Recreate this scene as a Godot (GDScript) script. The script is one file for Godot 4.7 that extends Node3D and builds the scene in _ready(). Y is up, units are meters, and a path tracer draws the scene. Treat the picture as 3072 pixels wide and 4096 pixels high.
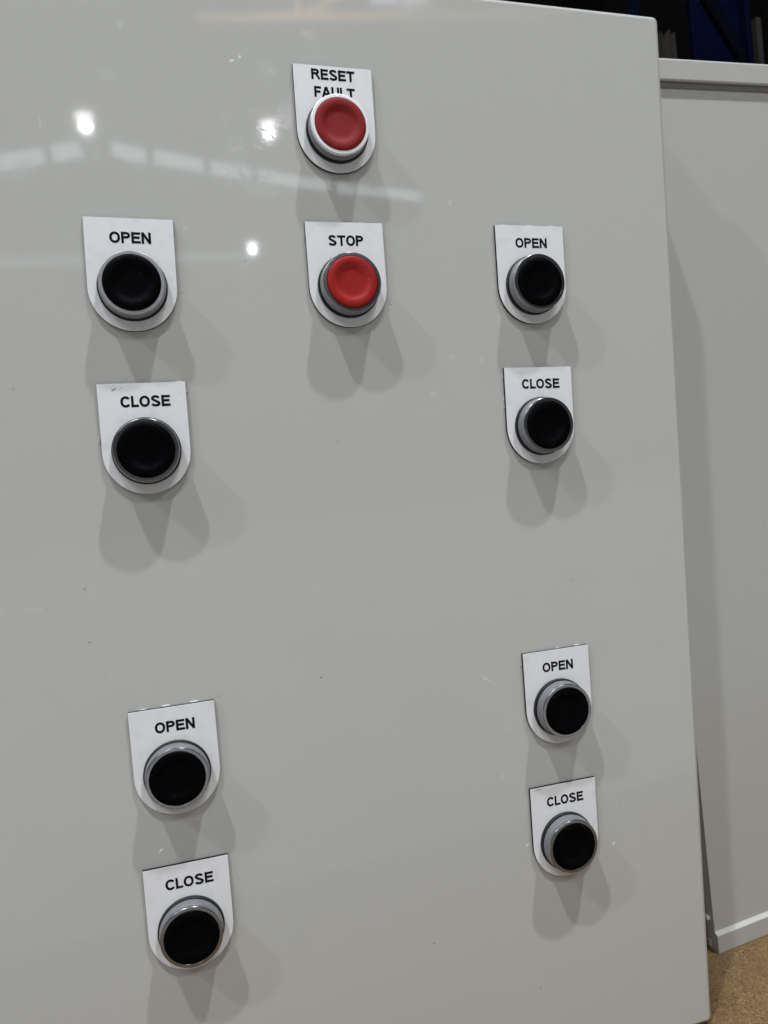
extends Node3D
# Everything is laid out in the frame of the front enclosure's door, in millimetres
# (x right, y up, z out of the door, z = 0 on the faces of the legend plates),
# then turned by G so that the floor the enclosures stand on is level.

const PT := 1.65            # thickness of a legend plate: the door face lies at z = -PT
const H2 := Vector3(0.99675266, 0.06050016, -0.05314014)   # axes of the rear enclosure
const V2 := Vector3(-0.06001387, 0.99814018, 0.01070105)
const N2 := Vector3(0.05368873, -0.00747715, 0.99852973)
const Q2 := Vector3(274.904, -327.3, -49.909)              # its lower left front corner
var G: Basis
var M := {}
var names := {}

# ---------------------------------------------------------------- helpers
func numbered(called: String) -> String:
	var n: int = names.get(called, 0)
	names[called] = n + 1
	return called if n == 0 else "%s_%03d" % [called, n]

func frame(pos_mm: Vector3, b := Basis()) -> Transform3D:
	return Transform3D(G * b, G * (pos_mm * 0.001))

func tag(o: Node, label: String, category: String, group := "") -> void:
	o.set_meta("label", label)
	o.set_meta("category", category)
	if group:
		o.set_meta("group", group)

func thing(called: String, label: String, category: String, pos_mm: Vector3, group := "", b := Basis()) -> Node3D:
	var o := Node3D.new()
	o.name = numbered(called)
	add_child(o)
	o.transform = frame(pos_mm, b)
	tag(o, label, category, group)
	return o

func part(called: String, mesh: Mesh, m: Material, parent: Node, at := Vector3.ZERO) -> MeshInstance3D:
	var o := MeshInstance3D.new()
	o.name = called
	o.mesh = mesh
	o.material_override = m
	parent.add_child(o, true)
	o.position = at * 0.001
	return o

func struct(called: String, mesh: Mesh, m: Material, pos_mm: Vector3, b := Basis()) -> MeshInstance3D:
	var o := part(called, mesh, m, self)
	o.transform = frame(pos_mm, b)
	o.set_meta("kind", "structure")
	return o

func mb() -> SurfaceTool:
	var st := SurfaceTool.new()
	st.begin(Mesh.PRIMITIVE_TRIANGLES)
	return st

# one triangle, in mm, front face turned to its normals (clockwise)
func tri(st: SurfaceTool, p: Array, n: Array, uv := []) -> void:
	var f: Vector3 = (p[1] - p[0]).cross(p[2] - p[0])
	var mean: Vector3 = n[0] + n[1] + n[2]
	var order := [0, 2, 1] if f.dot(mean) > 0 else [0, 1, 2]
	for k in order:
		st.set_normal((n[k] as Vector3).normalized())
		if uv.size():
			st.set_uv(uv[k])
		st.add_vertex(p[k] * 0.001)

func quad(st: SurfaceTool, p: Array, n: Array, uv := []) -> void:
	tri(st, [p[0], p[1], p[2]], [n[0], n[1], n[2]], [uv[0], uv[1], uv[2]] if uv.size() else [])
	tri(st, [p[0], p[2], p[3]], [n[0], n[2], n[3]], [uv[0], uv[2], uv[3]] if uv.size() else [])

func flat_quad(st: SurfaceTool, p: Array, n: Vector3, uv := []) -> void:
	quad(st, p, [n, n, n, n], uv)

func box(st: SurfaceTool, lo: Vector3, hi: Vector3) -> void:
	for a in 3:
		for s in 2:
			var n := Vector3.ZERO
			n[a] = 1.0 if s else -1.0
			var b := (a + 1) % 3
			var c := (a + 2) % 3
			var ps := []
			for k in [[0, 0], [1, 0], [1, 1], [0, 1]]:
				var v := Vector3.ZERO
				v[a] = hi[a] if s else lo[a]
				v[b] = hi[b] if k[0] else lo[b]
				v[c] = hi[c] if k[1] else lo[c]
				ps.append(v)
			flat_quad(st, ps, n)

# a box with all its edges chamfered by c
func soft_box(st: SurfaceTool, lo: Vector3, hi: Vector3, c: float) -> void:
	var mid := (lo + hi) / 2
	var half := (hi - lo) / 2
	for a in 3:
		var b := (a + 1) % 3
		var d := (a + 2) % 3
		for s in [-1.0, 1.0]:
			var ps := []
			for k in [[-1, -1], [1, -1], [1, 1], [-1, 1]]:
				var v := Vector3.ZERO
				v[a] = s * half[a]
				v[b] = k[0] * (half[b] - c)
				v[d] = k[1] * (half[d] - c)
				ps.append(mid + v)
			var n := Vector3.ZERO
			n[a] = s
			flat_quad(st, ps, n)
			for s2 in [-1.0, 1.0]:
				var e := []
				for k in [[0, -1], [0, 1], [1, 1], [1, -1]]:
					var v := Vector3.ZERO
					v[a] = s * (half[a] - (c if k[0] else 0.0))
					v[b] = s2 * (half[b] - (0.0 if k[0] else c))
					v[d] = k[1] * (half[d] - c)
					e.append(mid + v)
				var en := Vector3.ZERO
				en[a] = s
				en[b] = s2
				flat_quad(st, e, en.normalized())
				for s3 in [-1.0, 1.0]:
					if a != 0:
						continue
					var t := []
					for k in 3:
						var v := Vector3(s * half.x, s2 * half.y, s3 * half.z)
						for q in 3:
							if q != k:
								v[q] -= c * signf(v[q])
						t.append(mid + v)
					var tn := Vector3(s, s2, s3).normalized()
					tri(st, t, [tn, tn, tn])

# runs of (radius, z) turned about z; each run is smooth, and runs meet in an edge
func lathe(runs: Array, seg := 96, uv_radius := 0.0) -> ArrayMesh:
	var st := mb()
	for run in runs:
		var nn := []
		for i in run.size():
			var a: Vector2 = run[maxi(i - 1, 0)]
			var b: Vector2 = run[mini(i + 1, run.size() - 1)]
			var d := (b - a).normalized()
			nn.append(Vector2(-d.y, d.x))
		for i in run.size() - 1:
			for k in seg:
				var a0 := TAU * k / seg
				var a1 := TAU * (k + 1) / seg
				var ps := []
				var ns := []
				var us := []
				for q in [[i, a0], [i + 1, a0], [i + 1, a1], [i, a1]]:
					var r: Vector2 = run[q[0]]
					var n: Vector2 = nn[q[0]]
					var e := Vector2(cos(q[1]), sin(q[1]))
					ps.append(Vector3(r.x * e.x, r.x * e.y, r.y))
					ns.append(Vector3(n.x * e.x, n.x * e.y, n.y))
					us.append(e * r.x / maxf(uv_radius, 1.0) * 0.5 + Vector2(0.5, 0.5))
				for t in [[0, 1, 2], [0, 2, 3]]:
					var pp := [ps[t[0]], ps[t[1]], ps[t[2]]]
					if (pp[1] - pp[0]).cross(pp[2] - pp[0]).length() > 1e-9:
						tri(st, pp, [ns[t[0]], ns[t[1]], ns[t[2]]], [us[t[0]], us[t[1]], us[t[2]]])
	return st.commit()

# a slab with the outline of the door or of a plate (counter-clockwise, mm); edge rings are [inset, z]; uv runs over the box uv_box
func slab(is_door: bool, rings: Array, back: bool, uv_box := Rect2()) -> ArrayMesh:
	var st := mb()
	var loops := []
	for r in rings:
		var l := []
		for p in (door_outline(r[0]) if is_door else plate_outline(r[0])):
			l.append(Vector3(p.x, p.y, r[1]))
		loops.append(l)
	var n_of := []
	for j in rings.size():
		var a: Array = rings[maxi(j - 1, 0)]
		var b: Array = rings[mini(j + 1, rings.size() - 1)]
		n_of.append(Vector2(b[1] - a[1], b[0] - a[0]).normalized())
	var cnt: int = loops[0].size()
	for j in rings.size() - 1:
		for i in cnt:
			var k := (i + 1) % cnt
			var e: Vector3 = (loops[0][k] - loops[0][i]).normalized()
			var side := Vector3(e.y, -e.x, 0)
			var eprev: Vector3 = (loops[0][i] - loops[0][(i + cnt - 1) % cnt]).normalized()
			var enext: Vector3 = (loops[0][(k + 1) % cnt] - loops[0][k]).normalized()
			var s0 := side if eprev.dot(e) < 0.9 else (side + Vector3(eprev.y, -eprev.x, 0)).normalized()
			var s1 := side if enext.dot(e) < 0.9 else (side + Vector3(enext.y, -enext.x, 0)).normalized()
			var ps := [loops[j][i], loops[j][k], loops[j + 1][k], loops[j + 1][i]]
			var ns := []
			for q in [[j, s0], [j, s1], [j + 1, s1], [j + 1, s0]]:
				var m: Vector2 = n_of[q[0]]
				ns.append((q[1] as Vector3) * m.x + Vector3(0, 0, m.y))
			var us := []
			if uv_box.has_area():
				for p in ps:
					us.append(uv_at(p, uv_box))
			quad(st, ps, ns, us)
	for cap in ([0, rings.size() - 1] if back else [rings.size() - 1]):
		var flat := PackedVector2Array()
		for p in loops[cap]:
			flat.append(Vector2(p.x, p.y))
		var idx := Geometry2D.triangulate_polygon(flat)
		var n := Vector3(0, 0, 1 if cap else -1)
		for t in range(0, idx.size(), 3):
			var ps := [loops[cap][idx[t]], loops[cap][idx[t + 1]], loops[cap][idx[t + 2]]]
			tri(st, ps, [n, n, n], [uv_at(ps[0], uv_box), uv_at(ps[1], uv_box), uv_at(ps[2], uv_box)] if uv_box.has_area() else [])
	return st.commit()

func uv_at(p: Vector3, b: Rect2) -> Vector2:
	return Vector2((p.x - b.position.x) / b.size.x, (b.end.y - p.y) / b.size.y)

# a closed profile (y, z pairs, mm) swept along x from x0 to x1
func sweep_x(profile: Array, x0: float, x1: float) -> ArrayMesh:
	var st := mb()
	var flat := PackedVector2Array(profile)
	var turn := 1.0 if Geometry2D.is_polygon_clockwise(flat) else -1.0
	for i in profile.size():
		var a: Vector2 = profile[i]
		var b: Vector2 = profile[(i + 1) % profile.size()]
		var d := (b - a).normalized()
		var n := Vector3(0, -d.y, d.x) * turn
		flat_quad(st, [Vector3(x0, a.x, a.y), Vector3(x1, a.x, a.y), Vector3(x1, b.x, b.y), Vector3(x0, b.x, b.y)], n)
	var idx := Geometry2D.triangulate_polygon(flat)
	for e in [[x0, -1.0], [x1, 1.0]]:
		for t in range(0, idx.size(), 3):
			var ps := []
			for k in 3:
				ps.append(Vector3(e[0], flat[idx[t + k]].x, flat[idx[t + k]].y))
			tri(st, ps, [Vector3(e[1], 0, 0), Vector3(e[1], 0, 0), Vector3(e[1], 0, 0)])
	return st.commit()

# ---------------------------------------------------------------- engraved lettering
func arc(c: Vector2, rx: float, ry: float, a0: float, a1: float, n := 16, pw := 1.0) -> Array:
	var out := []
	for i in n + 1:
		var a := deg_to_rad(lerpf(a0, a1, float(i) / n))
		var e := Vector2(cos(a), sin(a))
		e = Vector2(signf(e.x) * pow(absf(e.x), pw), signf(e.y) * pow(absf(e.y), pw))
		out.append(c + e * Vector2(rx, ry))
	return out

# strokes (centre lines, cap height 1, y up) and width of a letter; s is the stroke's width
func glyph(ch: String, s: float) -> Dictionary:
	var h := s / 2
	var t := 1.0 - h
	match ch:
		"O":
			return {"w": 0.92, "strokes": [arc(Vector2(0.46, 0.5), 0.46 - h, 0.5 - h + 0.012, 0, 360, 36, 0.94)]}
		"C":
			return {"w": 0.85, "strokes": [arc(Vector2(0.455, 0.5), 0.455 - h, 0.5 - h + 0.012, 38, 322, 28, 0.94)]}
		"P":
			return {"w": 0.78, "strokes": [[Vector2(h, 0), Vector2(h, 1)], [Vector2(s, t), Vector2(0.45, t)] + arc(Vector2(0.45, 0.705), 0.33 - h, t - 0.705, 80, -80, 12) + [Vector2(0.45, 1.41 - t), Vector2(s, 1.41 - t)]]}
		"R":
			return {"w": 0.88, "strokes": [[Vector2(h, 0), Vector2(h, 1)], [Vector2(s, t), Vector2(0.48, t)] + arc(Vector2(0.48, 0.725), 0.33 - h, t - 0.725, 80, -80, 12) + [Vector2(0.48, 1.45 - t), Vector2(s, 1.45 - t)], [Vector2(0.5, 0.47), Vector2(0.62, 0.36), Vector2(0.8, 0.02)]]}
		"E":
			return {"w": 0.78, "strokes": [[Vector2(h, 0), Vector2(h, 1)], [Vector2(s, t), Vector2(0.76, t)], [Vector2(s, 0.52), Vector2(0.7, 0.52)], [Vector2(s, h), Vector2(0.78, h)]]}
		"F":
			return {"w": 0.7, "strokes": [[Vector2(h, 0), Vector2(h, 1)], [Vector2(s, t), Vector2(0.7, t)], [Vector2(s, 0.5), Vector2(0.62, 0.5)]]}
		"N":
			return {"w": 0.82, "strokes": [[Vector2(h, 0), Vector2(h, 1)], [Vector2(0.82 - h, 0), Vector2(0.82 - h, 1)], [Vector2(h + 0.02, 0.94), Vector2(0.8 - h, 0.06)]]}
		"L":
			return {"w": 0.64, "strokes": [[Vector2(h, 0), Vector2(h, 1)], [Vector2(s, h), Vector2(0.64, h)]]}
		"T":
			return {"w": 0.82, "strokes": [[Vector2(0, t), Vector2(0.82, t)], [Vector2(0.41, 0), Vector2(0.41, 1 - s)]]}
		"U":
			return {"w": 0.8, "strokes": [[Vector2(h, 1), Vector2(h, 0.38)] + arc(Vector2(0.4, 0.36), 0.4 - h, 0.36 - h, 180, 360, 16) + [Vector2(0.8 - h, 0.38), Vector2(0.8 - h, 1)]]}
		"A":
			return {"w": 0.9, "strokes": [[Vector2(h * 0.7, 0), Vector2(0.43, 0.97)], [Vector2(0.9 - h * 0.7, 0), Vector2(0.47, 0.97)], [Vector2(0.22, 0.32), Vector2(0.68, 0.32)]]}
		"S":
			var top := arc(Vector2(0.42, 0.735), 0.39 - h, 0.275 - h + 0.012, 12, 268, 18)
			var low := arc(Vector2(0.42, 0.27), 0.42 - h, 0.28 - h + 0.012, 88, -166, 18)
			top.remove_at(top.size() - 1)
			low.remove_at(0)
			return {"w": 0.86, "strokes": [top.slice(0, 15) + [Vector2(0.42, 0.505)] + low.slice(3)]}
	return {"w": 0.5, "strokes": []}

func word_mesh(word: String, cap_h: float, width: float, stroke: float) -> ArrayMesh:
	var s := stroke / cap_h
	var total := 0.0
	var gap := 0.085
	for ch in word:
		total += glyph(ch, s).w + gap
	total -= gap
	var kx := width / (total * cap_h)
	var x := -width / 2
	var st := mb()
	var up := Vector3(0, 0, 1)
	var lift := 0.05
	for ch in word:
		var gl := glyph(ch, s)
		for line in gl.strokes:
			lift += 0.004
			var pts := []
			for p in line:
				pts.append(Vector2(x + p.x * cap_h * kx, (p.y - 0.5) * cap_h))
			var l := []
			var r := []
			var closed: bool = pts[0].distance_to(pts[-1]) < 0.01
			for i in pts.size():
				var a: Vector2 = pts[i - 1] if i > 0 else (pts[-2] if closed else pts[i])
				var b: Vector2 = pts[i + 1] if i < pts.size() - 1 else (pts[1] if closed else pts[i])
				var d := (b - a).normalized()
				var o := Vector2(-d.y, d.x) * stroke / 2
				l.append(pts[i] + o)
				r.append(pts[i] - o)
			for i in pts.size() - 1:
				flat_quad(st, [v3(l[i], lift), v3(l[i + 1], lift), v3(r[i + 1], lift), v3(r[i], lift)], up)
			if not closed:          # the router leaves the corners of each end a little round
				for e in [[0, 1], [-1, -2]]:
					var c: Vector2 = pts[e[0]]
					var d: Vector2 = (c - pts[e[1]]).normalized()
					var o := Vector2(-d.y, d.x) * stroke / 2
					flat_quad(st, [v3(c + o, lift), v3(c + o * 0.8 + d * stroke * 0.08, lift), v3(c - o * 0.8 + d * stroke * 0.08, lift), v3(c - o, lift)], up)
		x += (gl.w + gap) * cap_h * kx
	return st.commit()

func v3(p: Vector2, z: float) -> Vector3:
	return Vector3(p.x, p.y, z)

# ---------------------------------------------------------------- materials
func mat(called: String, linear: Color, rough := 0.5, metal := 0.0) -> StandardMaterial3D:
	var m := StandardMaterial3D.new()
	m.resource_name = called
	m.albedo_color = linear.linear_to_srgb()
	m.roughness = rough
	m.metallic = metal
	M[called] = m
	return m

func noise_tex(freq: float, lo: Color, hi: Color, sd: int, oct := 4, size := 512, bump := false) -> NoiseTexture2D:
	var n := FastNoiseLite.new()
	n.noise_type = FastNoiseLite.TYPE_SIMPLEX_SMOOTH
	n.seed = sd
	n.frequency = freq
	n.fractal_octaves = oct
	var t := NoiseTexture2D.new()
	t.width = size
	t.height = size
	t.seamless = true
	t.noise = n
	if bump:
		t.as_normal_map = true
		t.bump_strength = 1.0
	else:
		var g := Gradient.new()
		g.set_color(0, lo)
		g.set_color(1, hi)
		t.color_ramp = g
	return t

func dab(im: Image, x: float, y: float, c: Color, a: float) -> void:
	var xi := int(x)
	var yi := int(y)
	if xi < 0 or yi < 0 or xi >= im.get_width() or yi >= im.get_height():
		return
	im.set_pixel(xi, yi, im.get_pixel(xi, yi).lerp(c, clampf(a, 0, 1)))

func blot(im: Image, c: Vector2, r: float, col: Color, a: float) -> void:
	for y in range(int(c.y - r), int(c.y + r) + 2):
		for x in range(int(c.x - r), int(c.x + r) + 2):
			var d := Vector2(x + 0.5, y + 0.5).distance_to(c) / r
			if d < 1.0:
				dab(im, x, y, col, a * minf(1.0, (1.0 - d) * 2.0))

func streak(im: Image, p: Vector2, q: Vector2, bend: float, w: float, col: Color, a: float) -> void:
	var n := int(p.distance_to(q) * 1.5) + 2
	var side := (q - p).orthogonal().normalized()
	for i in n:
		var t := float(i) / (n - 1)
		var c := p.lerp(q, t) + side * bend * 4.0 * t * (1.0 - t)
		var fade := sin(PI * clampf(t, 0.05, 0.95))
		if w <= 1.0:
			dab(im, c.x, c.y, col, a * fade)
		else:
			blot(im, c, w, col, a * fade * 0.5)

# ---------------------------------------------------------------- door face: paint, scuffs, dust
const DX0 := -152.5
const DX1 := 229.7
const DY0 := -328.4
const DY1 := 257.5
const TW := 1146
const TH := 1758

func dpx(x: float, y: float) -> Vector2:
	return Vector2((x - DX0) / (DX1 - DX0) * TW, (DY1 - y) / (DY1 - DY0) * TH)

func door_textures() -> Array:
	var rng := RandomNumberGenerator.new()
	rng.seed = 41
	var im := Image.create(TW, TH, false, Image.FORMAT_RGB8)
	var base := Color(0.735, 0.738, 0.725)
	im.fill(base)
	var ro := Image.create(TW, TH, false, Image.FORMAT_RGB8)
	ro.fill(Color(0.04, 0.04, 0.04))
	var pale := Color(0.88, 0.88, 0.88)
	var dull := Color(0.42, 0.42, 0.42)
	# hand-wiped arcs left of the topmost plate
	for k in 46:
		var c := dpx(7.0 + rng.randf_range(-3, 3), 180 + rng.randf_range(-4, 4))
		var r := rng.randf_range(20, 29) * 3.0
		var a0 := rng.randf_range(115, 240)
		var a1 := a0 + rng.randf_range(12, 45)
		var pts := []
		for i in 60:
			var a := deg_to_rad(lerpf(a0, a1, i / 59.0))
			pts.append(c + Vector2(cos(a), -sin(a)) * r)
		for i in 60:
			var al := rng.randf_range(0.01, 0.08) * sin(PI * i / 59.0)
			dab(im, pts[i].x, pts[i].y, pale, al)
			dab(ro, pts[i].x, pts[i].y, dull, al * 2.5)
	for k in 26:                           # fine scratches round it
		var c := dpx(rng.randf_range(-22, 6), rng.randf_range(150, 212))
		var d := Vector2.from_angle(rng.randf_range(-0.6, 2.2)) * rng.randf_range(4, 22)
		streak(im, c, c + d, rng.randf_range(-3, 3), 1.0, pale, rng.randf_range(0.06, 0.28))
		streak(ro, c, c + d, 0, 1.5, dull, 0.5)
	for s in [[4, 211, 9, 5], [13, 190, 5, 8], [-2, 152, 10, 4], [-92, 133, 10, 5], [-40, 133, 5, 6], [-69, 203, 5, 3], [28, 230, 6, 4], [60, 160, 6, 4], [96, 149, 5, 3], [92.2, 69, 3, 3], [108.5, 67.4, 2.5, 3], [-121, -40.5, 2, 2], [-117, -40.5, 2, 2], [100, -103, 6, 3], [111, -133, 4, 5], [105, -157, 4, 4], [80, 50, 3, 2], [176, 210, 10, 6], [150, 232, 12, 5], [-60, 226, 6, 4]]:
		for k in 16:
			var p := dpx(s[0] + rng.randfn() * s[2] * 0.4, s[1] + rng.randfn() * s[3] * 0.4)
			blot(im, p, rng.randf_range(2, 7), pale, rng.randf_range(0.005, 0.035))
			blot(ro, p, rng.randf_range(3, 9), dull, rng.randf_range(0.08, 0.3))
	streak(im, dpx(92, -97), dpx(109, -110.5), 0, 4.0, pale, 0.10)
	for k in 9:                            # smeared finger ring by the lower right plates
		var a0 := rng.randf_range(0, TAU)
		for i in 40:
			var a := a0 + i * 0.06
			blot(im, dpx(91.5 + 4.6 * cos(a), -163.5 + 5.0 * sin(a)), 2.2, pale, 0.02)
	streak(im, dpx(-99.4, 184), dpx(-99, 175), 0, 1.2, pale, 0.5)
	for f in [[-10.9, 213.9, 3.2, 1.2], [170.9, -208.1, 1.8, 2.6], [117.4, -198.3, 1.8, 1.0], [-73.5, -162.4, 2.4, 2.0], [-7, 216, 1.2, 1.6], [140, 36, 0.8, 0.8]]:
		streak(im, dpx(f[0] - f[2] * 0.35, f[1] - f[3] * 0.35), dpx(f[0] + f[2] * 0.35, f[1] + f[3] * 0.35), 0.4, 1.9, Color(0.97, 0.97, 0.96), 1.0)
	for f in [[-97.5, -33.5], [-97.4, -58.5], [27.6, 28.2], [98.8, 148.8], [60.7, 97.0], [-41, -92], [-43, 103], [-12, 118], [155, -55], [176, -185], [60, -240], [120, -280], [-120, 60], [10, -90]]:
		blot(im, dpx(f[0], f[1]), rng.randf_range(0.9, 1.4), Color(0.2, 0.2, 0.2), 0.7)
	for k in 260:                          # dust
		var p := dpx(rng.randf_range(DX0, DX1), rng.randf_range(DY0, DY1))
		dab(im, p.x, p.y, pale if rng.randf() < 0.6 else Color(0.3, 0.29, 0.28), rng.randf_range(0.15, 0.6))
	for k in 70:                           # handling marks that only dull the gloss
		var p := dpx(rng.randf_range(DX0, DX1), rng.randf_range(DY0, DY1))
		var r := rng.randf_range(6, 26)
		for j in 5:
			blot(ro, p + Vector2(rng.randfn(), rng.randfn()) * r * 0.6, r, dull, rng.randf_range(0.02, 0.10))
	return [ImageTexture.create_from_image(im), ImageTexture.create_from_image(ro)]

func chipboard_texture() -> Array:
	var rng := RandomNumberGenerator.new()
	rng.seed = 9
	var n := 1024
	var im := Image.create(n, n, false, Image.FORMAT_RGB8)
	im.fill(Color(0.60, 0.465, 0.275))
	var hm := Image.create(n, n, false, Image.FORMAT_RGB8)
	hm.fill(Color(0.5, 0.5, 0.5))
	for k in 90:
		var c := Vector2(rng.randf() * n, rng.randf() * n)
		blot(im, c, rng.randf_range(15, 70), Color(0.40, 0.29, 0.16) if rng.randf() < 0.6 else Color(0.68, 0.55, 0.34), rng.randf_range(0.08, 0.3))
	for y in n:
		for x in n:
			var g := rng.randf_range(-0.10, 0.10)
			var c0 := im.get_pixel(x, y)
			im.set_pixel(x, y, Color(c0.r + g, c0.g + g * 0.9, c0.b + g * 0.7))
	for k in 52000:
		var p := Vector2(rng.randf() * n, rng.randf() * n)
		var d := Vector2.from_angle(rng.randf() * TAU) * rng.randf_range(1.5, 8.0) * (2.0 if rng.randf() < 0.1 else 1.0)
		var v := rng.randf()
		var col := Color(0.17, 0.11, 0.05) if v < 0.34 else (Color(0.90, 0.76, 0.52) if v < 0.72 else Color(0.50, 0.35, 0.17))
		streak(im, p, p + d, rng.randf_range(-1.5, 1.5), 1.0 if rng.randf() < 0.75 else 1.5, col, rng.randf_range(0.15, 0.7))
		if k % 6 == 0:
			streak(hm, p, p + d, 0, 1.0, Color(v, v, v), 0.8)
	for k in 26:
		var c := Vector2(rng.randf() * n, rng.randf() * n)
		for j in 5:
			blot(im, c + Vector2(rng.randfn(), rng.randfn()) * 7, rng.randf_range(5, 14), Color(0.35, 0.17, 0.07), 0.28)
	return [ImageTexture.create_from_image(im), ImageTexture.create_from_image(hm)]

func cap_dust_texture() -> ImageTexture:
	var rng := RandomNumberGenerator.new()
	rng.seed = 5
	var n := 256
	var im := Image.create(n, n, false, Image.FORMAT_RGB8)
	im.fill(Color.WHITE)
	im.fill(Color(0.585, 0.11, 0.10))
	for k in 900:
		var a := rng.randf() * TAU
		var r := 0.33 + rng.randfn() * 0.022
		if rng.randf() < 0.12:
			r = sqrt(rng.randf()) * 0.47
		var w := 0.25 + 0.75 * maxf(0.0, cos(a - 0.25)) + 0.45 * maxf(0.0, cos(a - 2.2)) + 0.4 * maxf(0.0, cos(a + 1.7))
		blot(im, Vector2(0.5 + r * cos(a), 0.5 + r * sin(a)) * n, rng.randf_range(0.9, 2.4), Color(0.78, 0.50, 0.46), rng.randf_range(0.08, 0.5) * w)
	for k in 40:
		var p := Vector2(rng.randf(), rng.randf()) * n
		dab(im, p.x, p.y, Color(0.85, 0.7, 0.66), rng.randf_range(0.2, 0.8))
	return ImageTexture.create_from_image(im)

# black rubber with a little dust: nearly black, with pale specks and a few rubbed hairlines
func black_cap_texture(kind: int) -> ImageTexture:
	var rng := RandomNumberGenerator.new()
	rng.seed = 300 + kind
	var n := 256
	var im := Image.create(n, n, false, Image.FORMAT_RGB8)
	im.fill(Color(0.20, 0.20, 0.22))
	for k in 30 + 25 * kind:
		var p := Vector2(rng.randf(), rng.randf()) * n
		dab(im, p.x, p.y, Color(0.9, 0.9, 0.9), rng.randf_range(0.05, 0.35))
	for k in 3:
		blot(im, Vector2(rng.randf_range(0.15, 0.85), rng.randf_range(0.15, 0.85)) * n, rng.randf_range(1.4, 2.0), Color(1, 1, 1), 0.9)
	for k in 5:
		var p := Vector2(rng.randf_range(0.2, 0.8), rng.randf_range(0.2, 0.8)) * n
		streak(im, p, p + Vector2.from_angle(rng.randf() * TAU) * rng.randf_range(8, 30), 3, 1.0, Color(0.6, 0.6, 0.6), 0.3)
	return ImageTexture.create_from_image(im)

# plate lacquer: 0 clean, 1 with grey smudges at the upper left
func plate_texture(kind: int) -> ImageTexture:
	var rng := RandomNumberGenerator.new()
	rng.seed = 70 + kind * 13
	var im := Image.create(256, 336, false, Image.FORMAT_RGB8)
	im.fill(Color(0.905, 0.907, 0.915))
	for k in 34:
		blot(im, Vector2(rng.randf() * 256, rng.randf() * 336), rng.randf_range(5, 24), Color(0.74, 0.74, 0.76), rng.randf_range(0.03, 0.13))
	for k in 26:
		var p := Vector2(rng.randf() * 256, rng.randf() * 336)
		dab(im, p.x, p.y, Color(0.45, 0.45, 0.47), rng.randf_range(0.2, 0.7))
	if kind == 1:
		for k in 16:
			var p := Vector2(45 + rng.randfn() * 7, 17 + rng.randfn() * 3.5)
			streak(im, p, p + Vector2(rng.randf_range(2, 7), rng.randf_range(-2, 1)), 0, 1.4, Color(0.33, 0.33, 0.34), rng.randf_range(0.2, 0.8))
		blot(im, Vector2(70, 13), 3, Color(0.5, 0.5, 0.5), 0.5)
	if kind == 2:
		for k in 10:
			streak(im, Vector2(10, 9) + Vector2(rng.randfn() * 3, rng.randfn()), Vector2(48, 7 + rng.randfn()), 0, 1.0, Color(0.45, 0.45, 0.46), 0.16)
		dab(im, 247, 62, Color(0.1, 0.1, 0.1), 1.0)
		dab(im, 248, 62, Color(0.1, 0.1, 0.1), 0.9)
	return ImageTexture.create_from_image(im)

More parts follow.
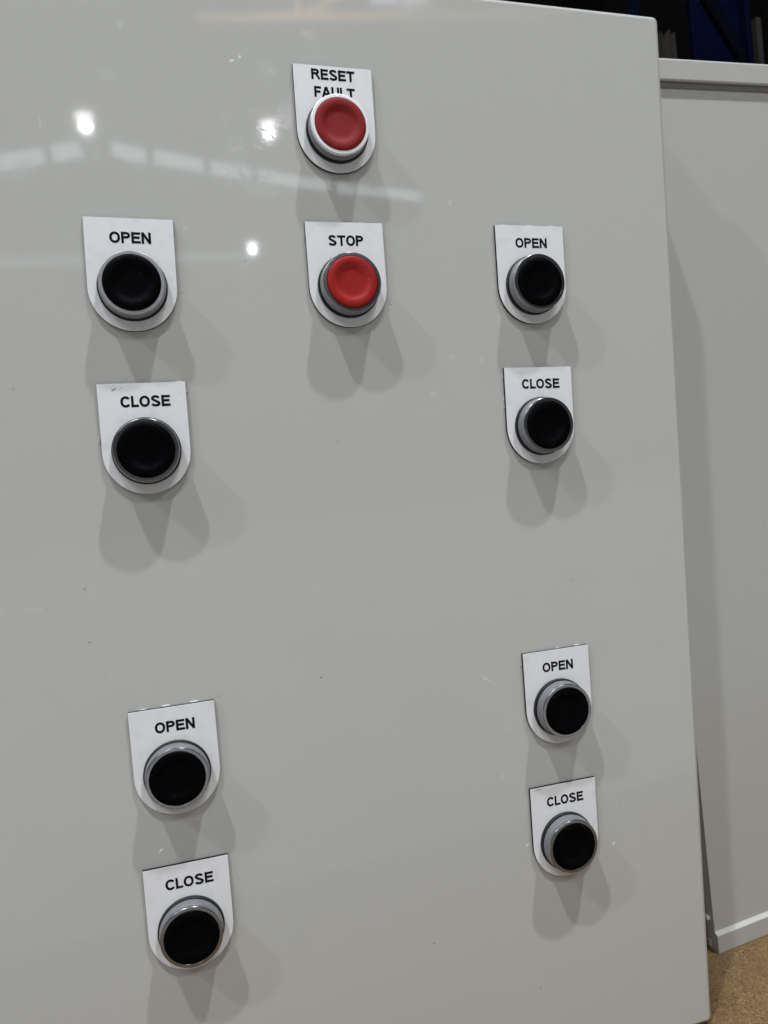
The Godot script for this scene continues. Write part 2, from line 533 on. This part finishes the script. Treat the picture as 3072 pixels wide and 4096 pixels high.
func make_materials() -> void:
	var d := door_textures()
	var door := mat("door_enamel", Color.WHITE, 1.0)
	door.albedo_color = Color.WHITE
	door.albedo_texture = d[0]
	door.roughness_texture = d[1]
	door.roughness_texture_channel = BaseMaterial3D.TEXTURE_CHANNEL_RED
	door.texture_repeat = false
	door.normal_enabled = true
	door.normal_texture = noise_tex(0.012, Color.BLACK, Color.WHITE, 17, 2, 512, true)
	door.normal_scale = 0.03
	var peel := noise_tex(0.035, Color.BLACK, Color.WHITE, 3, 2, 512, true)
	var en := mat("grey_enamel", Color(0.475, 0.48, 0.455), 0.28)
	en.uv1_triplanar = true
	en.uv1_scale = Vector3.ONE * 18
	en.normal_enabled = true
	en.normal_texture = peel
	en.normal_scale = 0.025
	for k in 10:
		var p := mat("plate_white_%d" % k, Color.WHITE, 0.42)
		p.albedo_color = Color.WHITE
		p.albedo_texture = plate_texture(k)
		p.texture_repeat = false
	mat("plate_core", Color(0.008, 0.008, 0.010), 0.6).metallic_specular = 0.2
	mat("engraving", Color(0.006, 0.006, 0.010), 0.8).metallic_specular = 0.15
	mat("collar_black", Color(0.014, 0.015, 0.017), 0.45).metallic_specular = 0.3
	var bz := mat("satin_metal", Color(0.215, 0.22, 0.235), 0.4, 0.45)
	bz.roughness_texture = noise_tex(0.02, Color(0.85, 0.85, 0.85), Color.WHITE, 8)
	bz.uv1_triplanar = true
	bz.uv1_scale = Vector3.ONE * 30
	mat("ring_metal", Color(0.29, 0.295, 0.31), 0.2, 1.0)
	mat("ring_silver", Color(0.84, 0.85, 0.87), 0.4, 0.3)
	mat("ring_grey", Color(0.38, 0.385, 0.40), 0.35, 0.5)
	for k in 3:
		var bc := mat("black_cap_%d" % k, Color.WHITE, 0.42 + 0.06 * k)
		bc.albedo_color = Color(0.21, 0.21, 0.235)
		bc.albedo_texture = black_cap_texture(k)
		bc.metallic_specular = 0.12
		bc.texture_repeat = false
	var red := mat("red_cap", Color(0.25, 0.0145, 0.0155), 0.6)
	red.albedo_texture = noise_tex(0.03, Color(0.93, 0.93, 0.93), Color.WHITE, 12)
	red.metallic_specular = 0.3
	var dusty := mat("dusty_red_cap", Color.WHITE, 0.55)
	dusty.metallic_specular = 0.3
	dusty.albedo_color = Color.WHITE
	dusty.albedo_texture = cap_dust_texture()
	dusty.texture_repeat = false
	var glue := mat("clear_adhesive", Color(0.52, 0.53, 0.51), 0.2)
	glue.clearcoat_enabled = true
	glue.clearcoat = 1.0
	var c := chipboard_texture()
	var cb := mat("chipboard", Color.WHITE, 0.75)
	cb.albedo_color = Color(0.44, 0.46, 0.485).linear_to_srgb()
	cb.albedo_texture = c[0]
	cb.uv1_triplanar = true
	cb.uv1_scale = Vector3.ONE * 2.6
	cb.heightmap_enabled = true
	cb.heightmap_texture = c[1]
	cb.heightmap_scale = 0.06
	mat("concrete", Color(0.42, 0.412, 0.40), 0.7).albedo_texture = noise_tex(0.01, Color(0.75, 0.75, 0.75), Color.WHITE, 21)
	M.concrete.uv1_triplanar = true
	M.concrete.uv1_scale = Vector3.ONE * 0.4
	mat("backdrop_black", Color(0.0022, 0.0022, 0.0022), 0.9).metallic_specular = 0.1  # near black: the darkness of the unlit hall put into the colour
	mat("blue_paint", Color(0.0006, 0.0015, 0.0085), 0.7).metallic_specular = 0.1
	mat("dark_steel", Color(0.0012, 0.0012, 0.0035), 0.8).metallic_specular = 0.1
	mat("grey_sheeting", Color(0.020, 0.0185, 0.0165), 0.8).metallic_specular = 0.1
	mat("yellow_paint", Color(0.70, 0.40, 0.06), 0.45)
	mat("lamp_housing", Color(0.03, 0.03, 0.03), 0.5)
	mat("strip_grey", Color(0.16, 0.15, 0.135), 0.7)
	mat("white_plastic", Color(0.7, 0.7, 0.7), 0.4)
	var lit := mat("lamp_glow", Color(0.9, 0.9, 0.9), 0.4)
	lit.emission_enabled = true
	lit.emission = Color(1.0, 0.98, 0.94)
	lit.emission_energy_multiplier = 6.0
	var win := mat("daylight_window", Color(0.5, 0.5, 0.5), 0.4)
	win.emission_enabled = true
	win.emission = Color(0.95, 0.98, 1.0)
	win.emission_energy_multiplier = 3.3
	var dim := mat("dim_window", Color(0.4, 0.4, 0.4), 0.4)
	dim.emission_enabled = true
	dim.emission = Color(0.95, 0.98, 1.0)
	dim.emission_energy_multiplier = 1.1

# ---------------------------------------------------------------- legend plates and push buttons
const PW := 40.0
const PH := 52.3

func plate_outline(inset: float) -> Array:
	var r := PW / 2 - inset
	var pts := [Vector2(r, -inset), Vector2(-r, -inset)]
	var cy := -(PH - PW / 2)
	for i in 41:
		var a := PI + PI * i / 40.0
		pts.append(Vector2(r * cos(a), cy + r * sin(a)))
	return pts

var plate_core: ArrayMesh
var plate_face: ArrayMesh
var collar: ArrayMesh
var bezel: ArrayMesh
var ring: ArrayMesh
var cap: ArrayMesh
var bead: ArrayMesh

func make_shared_meshes() -> void:
	plate_core = slab(false, [[0.0, -PT + 0.004], [0.0, -0.2], [0.04, -0.16]], true)
	plate_face = slab(false, [[0.06, -0.155], [0.06, -0.05], [0.12, 0.0]], true, Rect2(-PW / 2, -PH, PW, PH))
	collar = lathe([[Vector2(15.75, 0.004), Vector2(15.75, 1.5)], [Vector2(15.75, 1.5), Vector2(15.6, 1.85), Vector2(15.2, 2.0)], [Vector2(15.2, 2.0), Vector2(13.0, 2.0)]])
	bezel = lathe([
		[Vector2(14.6, 1.8), Vector2(14.65, 2.3)],
		[Vector2(14.65, 2.3), Vector2(14.98, 2.45), Vector2(15.08, 2.75)],
		[Vector2(15.08, 2.75), Vector2(14.72, 6.5)],
		[Vector2(14.72, 6.5), Vector2(14.5, 6.62), Vector2(14.5, 6.8)],
	])
	ring = lathe([
		[Vector2(14.62, 6.78), Vector2(14.62, 8.15)],
		[Vector2(14.62, 8.15), Vector2(14.57, 8.45), Vector2(14.4, 8.66), Vector2(14.25, 8.7)],
		[Vector2(14.25, 8.7), Vector2(12.98, 8.72)],
		[Vector2(12.98, 8.72), Vector2(12.86, 8.66), Vector2(12.82, 8.45)],
		[Vector2(12.82, 8.45), Vector2(12.82, 7.0)],
	])
	var prof := [Vector2(12.68, 7.2), Vector2(12.68, 8.5), Vector2(12.6, 8.82), Vector2(12.3, 9.08), Vector2(11.7, 9.28), Vector2(10.9, 9.38), Vector2(10.0, 9.37), Vector2(9.2, 9.26), Vector2(8.5, 9.04), Vector2(7.9, 8.78), Vector2(7.2, 8.54), Vector2(6.3, 8.37), Vector2(5.0, 8.29), Vector2(2.5, 8.26), Vector2(0.0, 8.26)]
	cap = lathe([prof], 96, 12.68)
	bead = lathe([[Vector2(1.0, -0.35), Vector2(0.98, 0.1), Vector2(0.72, 0.55), Vector2(0.35, 0.75), Vector2(0.0, 0.8)]], 14)

func plate(x: float, y: float, deg: float, words: Array, label: String, group: String, skin := 0, beads := []) -> void:
	var t := thing("legend_plate", label, "sign plate", Vector3(x, y, 0), group, Basis(Vector3(0, 0, 1), deg_to_rad(deg)))
	part("core", plate_core, M.plate_core, t)
	part("face", plate_face, M["plate_white_%d" % skin], t)
	for w in words:
		part("lettering", word_mesh(w[0], 5.15, w[1], 1.13), M.engraving, t, Vector3(w[2], w[3], 0))
	for b in beads:         # clear glue squeezed out along the rim: x, y, half width, half height
		var o := part("adhesive_bead", bead, M.clear_adhesive, t, Vector3(b[0], b[1], -PT + 0.25))
		o.scale = Vector3(b[2] * 0.9, b[3] * 0.8, 0.6)

func button(x: float, y: float, deg: float, lift: float, m: Material, label: String, group: String, turn := 0.0, ring_m: Material = null) -> void:
	var b := Basis(Vector3(0, 0, 1), deg_to_rad(deg))
	var t := thing("push_button", label, "push button", Vector3(x, y, 0) + b * Vector3(0, -32.03, 0), group, b)
	part("collar", collar, M.collar_black, t)
	var z := Vector3(0, 0, lift)
	part("bezel", bezel, M.satin_metal, t, z)
	part("bezel_ring", ring, ring_m if ring_m else M.ring_metal, t, z)
	part("cap", cap, m, t, z).rotation.z = turn

# ---------------------------------------------------------------- enclosures
func door_outline(inset: float) -> Array:
	var r := 3.2
	var pts := []
	for c in [[DX1 - r, DY1 - r, 0], [DX0 + r, DY1 - r, 90], [DX0 + r, DY0 + r, 180], [DX1 - r, DY0 + r, 270]]:
		for i in 9:
			var a := deg_to_rad(c[2] + i * 90.0 / 8)
			pts.append(Vector2(c[0], c[1]) + Vector2(cos(a), sin(a)) * (r - inset))
	return pts

func front_enclosure() -> void:
	var t := thing("electrical_enclosure", "large glossy light grey steel enclosure carrying all ten push buttons on its door", "enclosure", Vector3.ZERO)
	var rings := [[0.0, -PT - 18.0], [0.0, -PT - 1.5]]
	# the folded edge: a tight bend that reads as a narrow bevel
	rings.append_array([[0.08, -PT - 1.15], [0.3, -PT - 0.85], [2.0, -PT]])
	part("door", slab(true, rings, true, Rect2(DX0, DY0, DX1 - DX0, DY1 - DY0)), M.door_enamel, t)
	var st := mb()
	soft_box(st, Vector3(DX0 + 6, DY0 - 0.6, -PT - 205), Vector3(DX1 - 6, DY1 - 3, -PT - 21), 1.5)
	part("body", st.commit(), M.grey_enamel, t)
	var seal := mb()
	box(seal, Vector3(DX0 + 14, DY0 + 10, -PT - 21), Vector3(DX1 - 14, DY1 - 12, -PT - 18))
	part("door_seal", seal.commit(), M.collar_black, t)

func rear_enclosure() -> void:
	var t := thing("electrical_enclosure", "plain light grey enclosure with raised edge rails, partly hidden behind the button door", "enclosure", Q2, "", Basis(H2, V2, N2))
	var w := 400.0
	# face sheet: a little deeper at its top than at its bottom
	part("front_panel", sweep_x([Vector2(14.4, -2.6), Vector2(576.0, -3.0), Vector2(576.0, -9.0), Vector2(14.4, -9.0)], 0.2, w - 0.2), M.grey_enamel, t)
	var low := [Vector2(0.35, 0.0), Vector2(0.0, -0.35), Vector2(0.0, -9.0), Vector2(14.3, -9.0), Vector2(14.3, -2.6), Vector2(14.0, -2.2), Vector2(12.6, -0.3), Vector2(12.2, 0.0)]
	part("bottom_rail", sweep_x(low, 0.0, w), M.grey_enamel, t)
	var high := [Vector2(574.65, -0.9), Vector2(575.0, -0.35), Vector2(575.6, 0.0), Vector2(587.1, 0.0), Vector2(588.2, -0.6), Vector2(588.45, -1.2), Vector2(588.5, -2.0), Vector2(588.5, -9.0), Vector2(574.65, -9.0)]
	part("top_rail", sweep_x(high, 0.0, w), M.grey_enamel, t)
	part("dark_strip", sweep_x([Vector2(571.0, -2.2), Vector2(574.55, -1.9), Vector2(574.55, -5.0), Vector2(571.0, -5.0)], 0.3, w - 0.3), M.strip_grey, t)  # darker grey strip just under the top rail
	var st := mb()
	soft_box(st, Vector3(3.0, 0.0, -200), Vector3(w - 3, 588.0, -9.05), 1.0)
	part("body", st.commit(), M.grey_enamel, t)
	var cl := mb()
	soft_box(cl, Vector3(-2.6, 21.6, -8.6), Vector3(-0.02, 24.6, -5.0), 0.4)
	part("plastic_clip", cl.commit(), M.white_plastic, t)
	var br := mb()
	soft_box(br, Vector3(-1.6, 2.2, -8.8), Vector3(-0.02, 7.2, -5.6), 0.4)
	part("fixing_lug", br.commit(), M.grey_enamel, t)

# ---------------------------------------------------------------- lamps and hall
func lamp(seen_at: Vector3, dir: Vector3, energy: float, label: String) -> void:
	var p := seen_at + dir * (6000.0 / (G * dir).y)
	var up_local := G.inverse() * Vector3.UP
	var t := thing("high_bay_lamp", label, "ceiling lamp", p + up_local * 90, "round high-bay lamps hung under the hall roof", G.inverse())
	var body := lathe([[Vector2(0, 170), Vector2(60, 165), Vector2(150, 90), Vector2(190, 60)], [Vector2(190, 60), Vector2(195, 0)], [Vector2(195, 0), Vector2(170, 0)]], 32)
	var o := part("housing", body, M.lamp_housing, t)
	o.rotation.x = -PI / 2
	var lens := lathe([[Vector2(170, 6), Vector2(166, -10), Vector2(0, -14)]], 32)
	var g := part("lamp_lens", lens, M.lamp_glow, t)
	g.rotation.x = -PI / 2
	var l := OmniLight3D.new()
	l.name = "lamp_light"
	l.light_color = Color(0.975, 0.985, 1.0)
	l.light_energy = energy
	l.light_size = LAMP_R
	l.omni_range = 60
	l.omni_attenuation = 2
	l.shadow_enabled = true
	t.add_child(l, true)
	l.position = Vector3(0, -0.09 - LAMP_R, 0)

const LAMP_R := 0.075

func window_quad(corners: Array, label: String, glass := "daylight_window") -> void:
	var st := mb()
	var ps := []
	var c := Vector3.ZERO
	for q in corners:
		c += Vector3(q[0], q[1], q[2]) * 250.0
	for q in corners:
		ps.append(Vector3(q[0], q[1], q[2]) * 1000.0 - c)
	var n: Vector3 = (ps[1] - ps[0]).cross(ps[3] - ps[0]).normalized()
	if n.z > 0:
		n = -n
	flat_quad(st, ps, n)
	var back := []
	for p in ps:
		back.append(p - n * 40)
	flat_quad(st, back, -n)
	for i in 4:
		var k := (i + 1) % 4
		flat_quad(st, [ps[i], ps[k], back[k], back[i]], ((ps[i] + ps[k]) / 2).normalized())
	var o := part(numbered("gable_window"), st.commit(), M[glass], self)
	o.transform = frame(c)
	tag(o, label, "window", "daylit gable windows of the hall")

func _ready() -> void:
	var ex := (Vector3.RIGHT - V2 * V2.x).normalized()
	G = Basis(ex, V2, ex.cross(V2)).inverse()
	# camera
	var cam := Camera3D.new()
	cam.name = "camera"
	var att := CameraAttributesPhysical.new()
	att.frustum_focal_length = 17.62
	att.exposure_aperture = 18.0
	att.frustum_focus_distance = 0.385
	cam.attributes = att
	add_child(cam)
	cam.fov = 68.5
	cam.near = 0.02
	cam.far = 200.0
	var cb := Basis(Vector3(0.9605271922, -0.0702975730, 0.2691575083), Vector3(0.0787922991, 0.9966724813, -0.0208743548), Vector3(-0.2667944651, 0.0412579243, 0.9628699274))
	cam.transform = frame(Vector3(-54.2673, 6.94862, 371.5049), cb)
	cam.current = true
	# even grey background, added as ambient fill for the whole scene
	var we := WorldEnvironment.new()
	we.name = "ambient_fill"
	var e := Environment.new()
	e.background_mode = Environment.BG_COLOR
	e.background_color = Color(0.055, 0.056, 0.058).linear_to_srgb()
	e.tonemap_mode = Environment.TONE_MAPPER_LINEAR
	e.tonemap_exposure = 1.04
	e.sdfgi_enabled = true
	e.ssao_enabled = true
	e.ssil_enabled = true
	we.environment = e
	add_child(we)
	make_materials()
	make_shared_meshes()
	# lamps, by the direction in which the door sees them
	var rows := [
		[Vector3(-65, 30, 0), Vector3(0.95, 3.96, 1.0), 24.0, "lamp of the nearest row, right of the camera"], [Vector3(-65, 30, 0), Vector3(-1.05, 3.66, 1.0), 20.5, "lamp of the nearest row, just left of the camera"], [Vector3(-65, 30, 0), Vector3(-2.76, 3.17, 1.0), 15.0, "lamp of the nearest row, farthest left"],
		[Vector3(-65, 30, 0), Vector3(0.30, 0.95, 1.0), 9.0, "lamp of the second row, right of the camera"], [Vector3(-65, 30, 0), Vector3(-0.42, 0.92, 1.0), 9.0, "lamp of the second row, left of the camera"],
		[Vector3(-79.9, 180.6, 0), Vector3(-0.0687, 0.4653, 1.0), 0.9, "lamp of the third row, mirrored in the upper left of the door"], [Vector3(4.5, 182.5, 0), Vector3(0.1574, 0.4705, 1.0), 0.9, "lamp of the third row, mirrored beside the RESET plate"],
		[Vector3(-7.8, 125.5, 0), Vector3(0.1245, 0.3177, 1.0), 0.9, "lamp of the last row, mirrored beside the STOP plate"]]
	for r in rows:
		lamp(r[0], r[1], r[2], r[3])
	# setting
	var up := G.inverse()
	var fl := mb()
	box(fl, Vector3(-1900, -18, -1500), Vector3(2300, 0, 345))
	struct("floor", fl.commit(), M.chipboard, Q2 + Vector3(0, 0, 0), up)
	var gr := mb()
	box(gr, Vector3(-30000, -120, -9000), Vector3(30000, -22, 40000))
	struct("hall_floor", gr.commit(), M.concrete, Q2, up)
	var wl := mb()
	box(wl, Vector3(-30000, -22, -5400), Vector3(30000, 9000, -5200))
	struct("backdrop_wall", wl.commit(), M.backdrop_black, Q2, up)  # dark wall added to hide the grey fill background
	front_enclosure()
	rear_enclosure()
	# plates and buttons
	var op := "engraved OPEN plates"
	var cp := "engraved CLOSE plates"
	var bk := "black push buttons"
	plate(38.22, 214.08, -0.16, [["RESET", 21.9, 0.0, -4.3], ["FAULT", 20.6, 0.3, -12.8]], "white engraved plate reading RESET FAULT at the top centre of the door", "", 3)
	plate(-64.45, 137.07, -0.95, [["OPEN", 18.5, 0.3, -9.0]], "white OPEN plate at the upper left of the door", op, 4)
	plate(38.46, 137.60, 0.12, [["STOP", 18.0, 0.3, -9.1]], "white engraved plate reading STOP behind the lower red button", "", 5, [[-1.0, 0.2, 1.5, 0.5], [1.0, -0.3, 1.6, 0.6], [9.5, 0.3, 1.8, 0.4], [-20.5, -7, 0.3, 2.2]])
	plate(140.61, 138.18, -0.05, [["OPEN", 18.6, 0.6, -9.2]], "white OPEN plate at the upper right with glue along its top edge", op, 6, [[-14.5, 0.3, 2.0, 0.5], [1.0, 0.3, 2.6, 0.45], [14.0, 0.3, 1.9, 0.5]])
	plate(140.66, 62.62, -0.45, [["CLOSE", 22.4, 1.2, -9.0]], "white CLOSE plate at the right, directly under the upper right OPEN button", cp, 7, [[-16.5, 0.25, 2.4, 0.35], [14, 0.25, 2.4, 0.35], [-20.4, -5, 0.3, 1.6], [-20.5, -17, 0.4, 2.0], [-20.4, -21, 0.3, 1.2]])
	plate(-64.75, 60.84, 0.03, [["CLOSE", 22.4, 1.2, -8.7]], "white CLOSE plate at the left with dark smudges in its upper left corner", cp, 1, [[17, 0.0, 1.6, 0.6], [20.3, -4.8, 0.5, 0.8], [-20.7, -26, 0.5, 2.0]])
	plate(-63.32, -93.44, 0.61, [["OPEN", 18.5, 0.8, -9.3]], "white OPEN plate at the lower left of the door, tilted slightly", op, 8, [[-2.5, 0.35, 2.4, 0.7], [10.5, 0.35, 2.6, 0.6], [-13, 0.25, 2.0, 0.3]])
	plate(-62.71, -170.09, 0.38, [["CLOSE", 22.4, 1.0, -9.0]], "white CLOSE plate at the bottom left, lowest plate on the door", cp, 9)
	plate(140.94, -92.08, 0.42, [["OPEN", 18.6, 0.6, -9.2]], "white OPEN plate at the lower right of the door", op, 0, [[2.0, 0.3, 1.2, 0.5], [14.0, 0.3, 2.2, 0.5], [-20.5, -6, 0.35, 1.5]])
	plate(140.28, -166.98, 0.04, [["CLOSE", 22.4, 0.8, -9.0]], "white CLOSE plate at the bottom right with a thin scratch along its top edge", cp, 2)
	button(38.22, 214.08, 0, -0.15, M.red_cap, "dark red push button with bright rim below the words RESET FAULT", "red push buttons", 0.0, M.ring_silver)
	button(38.46, 137.60, 0, 0.5, M.dusty_red_cap, "bright red dusty push button on the STOP plate", "red push buttons")
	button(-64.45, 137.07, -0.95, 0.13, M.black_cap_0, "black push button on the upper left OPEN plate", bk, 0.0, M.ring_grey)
	button(140.61, 138.18, 0, -0.1, M.black_cap_1, "black push button on the upper right OPEN plate, right of the STOP button", bk, 1.3)
	button(140.66, 62.62, 0, -0.06, M.black_cap_2, "black push button on the right CLOSE plate, below the upper right OPEN button", bk, 2.6)
	button(-64.75, 60.84, 0, 0.5, M.black_cap_0, "black push button on the smudged left CLOSE plate, below the upper left OPEN button", bk, 3.9)
	button(-63.32, -93.44, 0.61, -0.4, M.black_cap_1, "black push button on the lower left OPEN plate", bk, 5.2)
	button(-62.71, -170.09, 0.38, -0.35, M.black_cap_2, "black push button on the bottom left CLOSE plate", bk, 6.5)
	button(140.94, -92.08, 0.42, 0.05, M.black_cap_0, "black push button on the lower right OPEN plate", bk, 7.8)
	button(140.28, -166.98, 0, -0.14, M.black_cap_1, "black push button on the bottom right CLOSE plate, nearest the floor", bk, 9.1)
	# what stands in the dark of the hall behind
	var col := thing("rack_tower", "dark blue painted steel rack tower with a diagonal brace in the dark hall behind", "rack", Vector3(3050, -330, -3060), "", up)
	var st := mb()
	soft_box(st, Vector3(-150, -20, -40), Vector3(158, 5200, 0), 4)
	part("web_plate", st.commit(), M.blue_paint, col)
	st = mb()
	soft_box(st, Vector3(140, -20, 2), Vector3(165, 5200, 60), 3)
	part("flange", st.commit(), M.blue_paint, col)
	st = mb()
	soft_box(st, Vector3(-30, -420, 3), Vector3(30, 420, 30), 3)
	var brace := part("brace", st.commit(), M.dark_steel, col, Vector3(70, 2540, 0))
	brace.rotation.z = deg_to_rad(33)
	var st2 := thing("steel_brace", "thin dark blue steel brace slanting past the top of the button door", "steel brace", Vector3(2400, 2360, -3000), "", up * Basis(Vector3(0, 0, 1), deg_to_rad(-22)))
	st = mb()
	soft_box(st, Vector3(-22, -2600, -30), Vector3(22, 900, 0), 3)
	part("bar", st.commit(), M.blue_paint, st2)
	var cur := thing("plastic_sheet", "dark grey hanging sheet with a ragged top in the dark hall behind", "sheet", Vector3(2600, 2300, -3150), "", up)
	var rng := RandomNumberGenerator.new()
	rng.seed = 3
	st = mb()
	var nn := 44
	for i in nn:
		var x0 := -420.0 + 530.0 * i / nn
		var x1 := -420.0 + 530.0 * (i + 1) / nn
		var z0 := 14 * sin(i * 0.9) + 9 * sin(i * 2.3)
		var z1 := 14 * sin((i + 1) * 0.9) + 9 * sin((i + 1) * 2.3)
		var t0 := -15.0 + 22 * sin(i * 1.7) + 12 * sin(i * 0.6)
		var t1 := -15.0 + 22 * sin((i + 1) * 1.7) + 12 * sin((i + 1) * 0.6)
		var nrm := Vector3(z0 - z1, 0, x1 - x0).normalized()
		flat_quad(st, [Vector3(x0, -2000, z0), Vector3(x1, -2000, z1), Vector3(x1, t1, z1), Vector3(x0, t0, z0)], nrm)
		flat_quad(st, [Vector3(x0, -2000, z0 - 3), Vector3(x1, -2000, z1 - 3), Vector3(x1, t1, z1 - 3), Vector3(x0, t0, z0 - 3)], -nrm)
	part("sheet_folds", st.commit(), M.grey_sheeting, cur)
	var post := thing("grey_post", "narrow grey post at the right edge beyond the blue rack tower", "post", Vector3(3306, -330, -3040), "", up)
	st = mb()
	soft_box(st, Vector3(-16, -20, -40), Vector3(16, 2670, 0), 3)
	part("shaft", st.commit(), M.grey_sheeting, post)
	# what the door mirrors from the hall in front of it
	var wq := [
		[[-4.6, 11.12, 26], [-3.2, 11.42, 26], [-3.15, 10.90, 26], [-4.6, 10.60, 26]], [[-2.95, 11.48, 26], [-2.1, 11.66, 26], [-1.98, 11.16, 26], [-2.88, 10.95, 26]],
		[[-1.16, 11.69, 26], [-0.1, 11.53, 26], [-0.08, 11.03, 26], [-1.08, 11.22, 26]], [[0.17, 11.52, 26], [1.78, 11.27, 26], [1.78, 10.82, 26], [0.19, 11.0, 26]],
		[[2.02, 11.23, 26], [3.38, 11.04, 26], [3.4, 10.62, 26], [2.02, 10.78, 26]], [[3.62, 11.0, 26], [6.1, 10.73, 26], [6.1, 10.36, 26], [3.6, 10.6, 26]],
		[[6.4, 10.68, 26], [9.5, 10.46, 26], [9.5, 10.13, 26], [6.4, 10.31, 26]]]
	var wl2 := ["leftmost pane of the sloping window row", "pane left of the gable's ridge", "pane right of the gable's ridge", "long pane, second right of the ridge", "third pane right of the ridge", "fourth pane right of the ridge", "lowest pane at the right end of the sloping row"]
	for i in wq.size():
		window_quad(wq[i], "pale daylit " + wl2[i] + ", mirrored in the door")
	window_quad([[-5.2, 7.92, 26], [3.4, 8.18, 26], [3.4, 7.9, 26], [-5.2, 7.6, 26]], "dim low horizontal strip window mirrored in the door", "dim_window")
	window_quad([[6.6, 14.9, 22], [7.7, 15.0, 22], [7.7, 14.48, 22], [6.9, 14.45, 22]], "pale daylit roof window above the yellow girder, nearer its post")
	window_quad([[7.85, 15.0, 22], [9.0, 15.1, 22], [8.5, 14.5, 22], [7.85, 14.48, 22]], "pale daylit roof window above the yellow girder, farther from its post")
	var gd := thing("crane_girder", "yellow crane girder with a post, mirrored along the top of the door", "crane girder", Vector3(1900, 5175, 8000), "", Basis(Vector3(0, 0, 1), deg_to_rad(6)))
	st = mb()
	soft_box(st, Vector3(-1350, -46, -60), Vector3(3200, 46, 60), 6)
	part("beam", st.commit(), M.yellow_paint, gd)
	st = mb()
	soft_box(st, Vector3(-235, 47, -40), Vector3(-175, 900, 40), 6)
	part("post", st.commit(), M.yellow_paint, gd)
	st = mb()
	soft_box(st, Vector3(-30, 0, -25), Vector3(30, 1300, 25), 6)
	var dg := part("brace", st.commit(), M.yellow_paint, gd, Vector3(-150, 40, 0))
	dg.rotation.z = deg_to_rad(-66)
